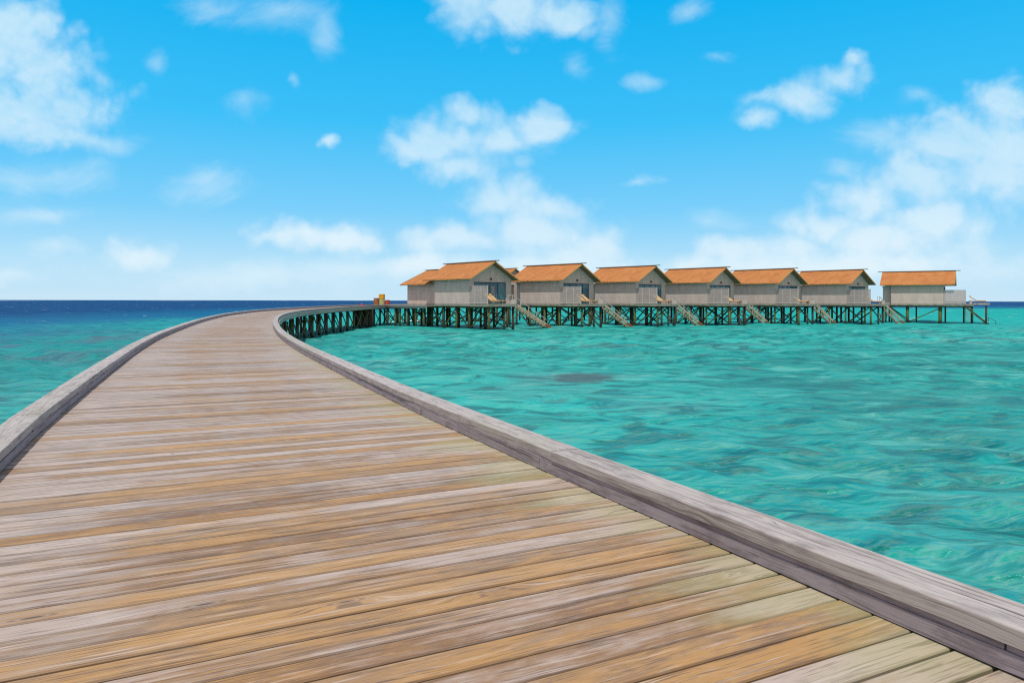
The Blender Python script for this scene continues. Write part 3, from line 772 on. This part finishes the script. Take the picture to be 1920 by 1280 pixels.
    for k in range(n):
        t = (k+.5)/n; st.box(dx1-.83, dx1-.05, y0+(y1-y0)*t-.14, y0+(y1-y0)*t+.14, FL-.1+(zb-FL+.1)*t-.0, FL-.06+(zb-FL+.1)*t)
    stair = st.build('stair', M['stair'], h)
    b = MB(); b.bar((dx1-.02, y1-1.15, zb+.52), (dx1-.02, y1-.02, zb+.015), .056, .286); b.build('stair_foot', M['rust_step'], stair)
    hr = MB(); xr = dx1-.86
    hr.bar((xr, .35, FL+.92), (xr, y0+.05, FL+.92), .05, .05); hr.bar((xr, y0+.05, FL+.92), (xr, y1-.2, zb+.98), .05, .05)
    hr.bar((xr, .38, FL), (xr, .38, FL+.93), .05, .05, up=(0, 1, 0))
    for k in range(5):
        t = k/4*.93; y = y0+.06+(y1-y0-.3)*t; z = FL-.1+(zb-FL+.1)*((y-y0)/(y1-y0)); hr.bar((xr, y, z), (xr, y, z+.98), .05, .05, up=(0, 1, 0))
    hr.build('handrail', M['white'], stair)
    b = MB(); b.box(dx1-.45, dx1-.1, .42, .72, FL+.001, FL+.42); b.box(dx1-.42, dx1-.13, .45, .69, FL+.421, FL+.46); b.build('towel_box', M['white'], h)
    # piles
    if kind == 'end':
        for x in (-4.2, -.4):
            for y in (-2.4, -1.95): pile_part(h, x, y, r=.2)
        P = [(-6.8, -2), (-6.0, -2.6), (-6.8, 2.3), (-3.4, 2.3), (0, 2.3), (3.1, -2.6), (2.2, .7), (3.1, .7), (4.7, -1.4), (4.7, .7)]
        for x, y in P: pile_part(h, x, y, r=.11)
        brace_part(h, (-.5, -2.6, 1.9), (-4.0, -2.6, .1)); brace_part(h, (-6.2, -2.65, 2.0), (-4.1, -2.65, .1)); brace_part(h, (-6.4, -.8, 2.1), (-3.8, -.8, .0))
    else:
        for x in (-6.9, -4.7, -2.4, -.2, 3.0):
            for y in (-2.55, -.6, 2.4):
                if x == 3.0 and y > 0: y = .6
                pile_part(h, x, y)
        for x in (1.4, -1.2): pile_part(h, x, -1.7)
        zt = FL-.35
        for (a, c) in (((-6.9, -2.6), (-4.7, -2.6)), ((-2.4, -2.6), (-4.7, -2.6)), ((-2.4, -2.6), (-.2, -2.6)), ((3.0, -2.6), (-.2, -2.6)), ((3.0, -2.5), (3.0, .6)), 
                       ((-.2, -2.5), (-.2, 2.4)), ((-4.7, 2.4), (-4.7, -2.5)), ((-.2, 2.45), (-2.4, 2.45)), ((-4.7, 2.45), (-6.9, 2.45)), ((3.0, -.6), (-.2, -.6)), ((-2.4, 2.5), (-4.7, 2.5))):
            brace_part(h, (a[0], a[1], zt), (c[0], c[1], -.05))
    b = MB()
    for y in (-2.5, -.3, 2.2): b.bar((-7.1, y, FL-.34), ((3.2 if y < 1 else -.05), y, FL-.34), .12, .18)
    b.build('floor_beam', M['pile'], h)
    return h

HUTS = [((-1.75, 73.9), 40), ((7.64, 78.8), 43), ((16.6, 83.2), 41), ((25.8, 86.9), 39), ((35.1, 89.8), 37), ((45.1, 92.5), 37), ((58.68, 96.27), 57)]
LAB = ['largest grey hut nearest the walkway, with a lower roofed wing on its left',
       'second grey hut along the row, just right of the brown entry door',
       'third grey hut along the row counted from the walkway',
       'fourth and middle hut of the row of seven',
       'fifth hut of the row counted from the walkway, two before the wide gap',
       'sixth hut of the row, the last one before the wide gap of open sea',
       'last hut at the right end, set apart and seen almost side on']
def world_of(i, lx, ly):
    (X, Y), al = HUTS[i]; a = R(al); r = Vector((math.sin(a), -math.cos(a))); t = Vector((math.cos(a), math.sin(a)))
    o = Vector((X, Y))-r*.75
    return o+r*lx+t*ly
proto = make_hut()
huts = []
for i, ((X, Y), al) in enumerate(HUTS):
    h = proto if i == 0 else (copy_tree(proto) if i < 6 else make_hut('end'))
    o = world_of(i, 0, 0); h.location = (o.x, o.y, 0); h.rotation_euler = (0, 0, R(al-90))
    h['label'] = LAB[i]; h['group'] = 'thatch coloured huts in a row over the water'; huts.append(h)
# the wing of the first hut
h = huts[0]
b = MB(); b.box(-12.6, -7.25, -2.2, 1.9, FL-.05, EAVE-.32, (.3, .3, .3)); 
b.build('wing_wall', M['wall'], h)
b = MB()
for i in range(7): b.box(-12.5+i*.86, -12.46+i*.86, -2.210, -2.203, FL-.05, EAVE-.36)
b.box(-7.5, -7.25, -2.235, -2.203, FL-.05, EAVE-.34); b.build('wing_batten', M['wall'], h)
b = MB(); b.box(-12.7, -7.26, -2.3, 2.0, FL-.3, FL-.053); b.build('wing_floor', M['slab'], h)
wr = roof_slab(-13.4, -6.9, 2.75, EYE+3.5, EAVE-.38, h, 'wing_roof', hip=True)
for v in wr.data.vertices: pass
b = MB(); b.bar((-12.2, 0, EYE+3.53), (-7.9, 0, EYE+3.53), .24, .05); b.build('wing_ridge_cap', M['ridge'], wr)
for x in (-12.4, -11.2, -9.8, -8.4):
    for y in (-2.1, 0, 1.8): pile_part(h, x, y)
for a, c in (((-12.4, -2.2), (-11.2, -2.2)), ((-9.8, -2.2), (-11.2, -2.2)), ((-9.8, -2.2), (-8.4, -2.2)), ((-7, -2.3), (-8.4, -2.3)), ((-12.4, -2.1), (-12.4, 1.8)), ((-9.8, 1.8), (-9.8, -2.1)), ((-11.2, 1.8), (-12.4, 1.8))): brace_part(h, (a[0], a[1], FL-.4), (c[0], c[1], 0))
# extended jetty landing of the last hut
h = huts[6]
b = MB(); x = 3.32
while x < 5.0: b.box(x, x+.135, -1.6, .85, FL+.055, FL+.1-random.uniform(0, .004)); x += .143
b.box(3.32, 5.05, -1.66, -1.603, FL-.10, FL+.095); b.box(5.06, 5.1, -1.66, .85, FL-.10, FL+.095); b.build('landing', M['stair'], h)
sb = MB()
for y in (-2.9, -3.6):
    sb.bar((2.3, y, FL-.2), (5.0, y, -.2), .06, .22)
for k in range(12):
    t = (k+.5)/12; sb.box(2.3+2.7*t-.12, 2.3+2.7*t+.12, -3.57, -2.93, FL-.12+(-.2-FL+.2)*t, FL-.08+(-.2-FL+.2)*t)
sb.bar((4.9, -2.9, -.3), (4.9, -2.9, .85), .05, .05, up=(0, 1, 0)); sb.bar((5.7, -2.9, -.4), (5.7, -2.9, .4), .05, .05, up=(0, 1, 0)); sb.bar((4.9, -2.9, .83), (5.7, -2.9, .38), .05, .05)
sb.build('sea_stair', M['pile'], h)

# side walk in front of the wing
fw = thing('side_walkway', 'narrow plank walkway passing in front of the wing of the first hut', 'walkway', (*world_of(0, 0, 0), 0), R(HUTS[0][1]-90))
b = MB(); x = -15.6; zf = FL-.27
while x < -6.2: b.box(x, x+.13, -3.75, -2.32, zf-.04, zf-random.uniform(0, .004)); x += .138
b.build('plank_deck', M['fascia'], fw)
b = MB(); b.box(-15.7, -6.2, -3.93, -3.76, zf+.02, zf+.13); b.build('kerb', M['kerb'], fw)
b = MB(); b.box(-15.7, -6.2, -3.84, -3.76, zf-.24, zf-.01); b.build('edge_beam', M['fascia'], fw)
for k, x in enumerate((-14.6, -12.9, -11.9, -10.3, -8.6, -7.0)):
    b = MB(); b.cyl(x, -3.6, -1.5, zf-.05, .12, 9); b.build('pile', M['pile'], fw, True)
    if k % 2 == 0: b = MB(); b.bar((x, -3.7, zf-.6), (x+1.1, -3.7, -.1), .05, .1); b.build('brace', M['pile'], fw)
b = MB(); b.box(-15.4, -6.2, -2.6, -2.5, zf-.2, zf-.045); b.build('joist', M['pile'], fw)

# small entrance lodge behind, between the first two huts
lx, ly = world_of(1, -11.2, 1.1)
lo = thing('entrance_lodge', 'small roofed lodge with a white framed brown door, between the first and second hut', 'lodge', (lx, ly, 0), R(HUTS[1][1]-90))
LE = EYE+2.9; LR = EYE+3.95
b = MB(); b.box(-3, 0, -1.9, 1.6, FL-.1, LE-.05, (.4, .4, .4)); b.poly([(.004, -1.9, LE-.05), (.004, 1.6, LE-.05), (.004, 0, LR-.12)], [(0, 0), (3.8, 0), (1.9, 1.3)]); b.build('wall', M['wall'], lo)
roof_slab(-3.4, .25, 2.0, LR, LE-.1, lo)
b = MB(); b.bar((-3.9, 0, LR+.04), (.6, 0, LR+.04), .22, .05); b.build('ridge_cap', M['ridge'], lo)
b = MB(); b.box(.005, .08, -1.25, -1.13, FL, FL+2.25); b.box(.005, .08, -.12, 0, FL, FL+2.25); b.box(.005, .09, -1.25, 0, FL+2.251, FL+2.37); df = b.build('door_frame', M['white'], lo)
b = MB(); b.box(.004, .03, -1.129, -.121, FL, FL+2.25); dd_ = b.build('door', M['door'], lo)
b = MB(); b.box(.031, .045, -.9, -.55, FL+1.45, FL+1.62); b.build('sign_plate', M['lamp'], dd_)
b = MB(); b.box(-3.1, 1.5, -2, 1.7, FL-.3, FL-.103); b.build('floor', M['slab'], lo)
for x in (-2.8, -1.2, 1.1):
    for y in (-1.8, 1.5): b = MB(); b.cyl(x, y, -1.5, FL-.2, .12, 8); b.build('pile', M['pile'], lo, True)

# ------------------------------------------------------------------ sun loungers on the terraces
def make_lounger():
    t = thing('sun_lounger', 'x', 'sun lounger')
    b = MB(); b.box(-.95, .95, -.32, -.27, .22, .28); b.box(-.95, .95, .27, .32, .22, .28)
    for k in range(8): b.box(-.15+k*.14, -.07+k*.14, -.269, .269, .235, .265)
    b.build('frame', M['teak'], t)
    for sx in (-.85, .85):
        for sy in (-.29, .29): q = MB(); q.box(sx-.03, sx+.03, sy-.025, sy+.025, 0, .219); q.build('leg', M['teak'], t)
    b = MB(); b.bar((-.12, 0, .30), (-.85, 0, .84), .56, .04, ch=.01); b.build('backrest', M['teak'], t)
    b = MB(); b.bar((-.1, 0, .33), (.95, 0, .33), .54, .09, ch=.03); b.bar((-.10, 0, .37), (-.80, 0, .89), .54, .08, ch=.03); b.bar((-.70, 0, .88), (-.86, 0, 1.0), .44, .10, ch=.03); b.build('cushion', M['cushion'], t)
    return t
lproto = make_lounger(); first = True
LL = [(0, 2.1, -1.35, 20, 'left of the pair of yellow loungers on the terrace of the first hut'), (0, 1.3, -.2, 20, 'right of the pair of yellow loungers on the terrace of the first hut'),
      (1, 2.2, -1.2, 15, 'left yellow lounger on the terrace of the second hut'), (1, 1.6, .2, 10, 'right yellow lounger near the stair of the second hut'),
      (2, 2.2, -1.0, 15, 'left yellow lounger on the terrace of the third hut'), (2, 1.6, .25, 10, 'right yellow lounger near the stair of the third hut'),
      (3, 2.2, -1.0, 15, 'left yellow lounger on the terrace of the fourth hut'), (3, 1.6, .25, 10, 'right yellow lounger near the stair of the fourth hut'),
      (4, 2.2, -1.0, 15, 'left yellow lounger on the terrace of the fifth hut'), (4, 1.6, .25, 10, 'right yellow lounger near the stair of the fifth hut'),
      (5, 2.0, .2, 10, 'yellow lounger on the terrace of the sixth hut'), (6, 3.7, -.6, 0, 'pale lounger at the far right on the landing of the last hut')]
for (hi, x, y, ra, lab) in LL:
    o = lproto if first else copy_tree(lproto); first = False
    p = world_of(hi, x, y); o.location = (p.x, p.y, FL+(.102 if hi == 6 else .002)); o.rotation_euler = (0, 0, R(HUTS[hi][1]-90+ra)); o['label'] = lab; o['group'] = 'sun loungers on the hut terraces'

# ------------------------------------------------------------------ a few old posts in the water in the gap
for i, (x, d, hh) in enumerate(((1647, 118, 1.2), (1651.5, 119, .75), (1656.5, 118, .9), (1662, 119, .7))):
    p = at_px(x, d); b = MB(); b.cyl(0, 0, -1.2, hh, .1, 8, r1=.08); b.bar((-.3, 0, hh*.6), (.3, 0, hh*.62), .05, .07)
    o = b.build('old_post', M['pile']); o.location = (p[0], p[1], 0)
    tag(o, ['tallest dark post standing in the sea in the gap, leftmost of four', 'second short dark post from the left standing in the gap', 'third short dark post from the left standing in the gap', 'rightmost of four dark posts standing in the gap'][i], 'post', 'old posts in the sea between the last two huts')
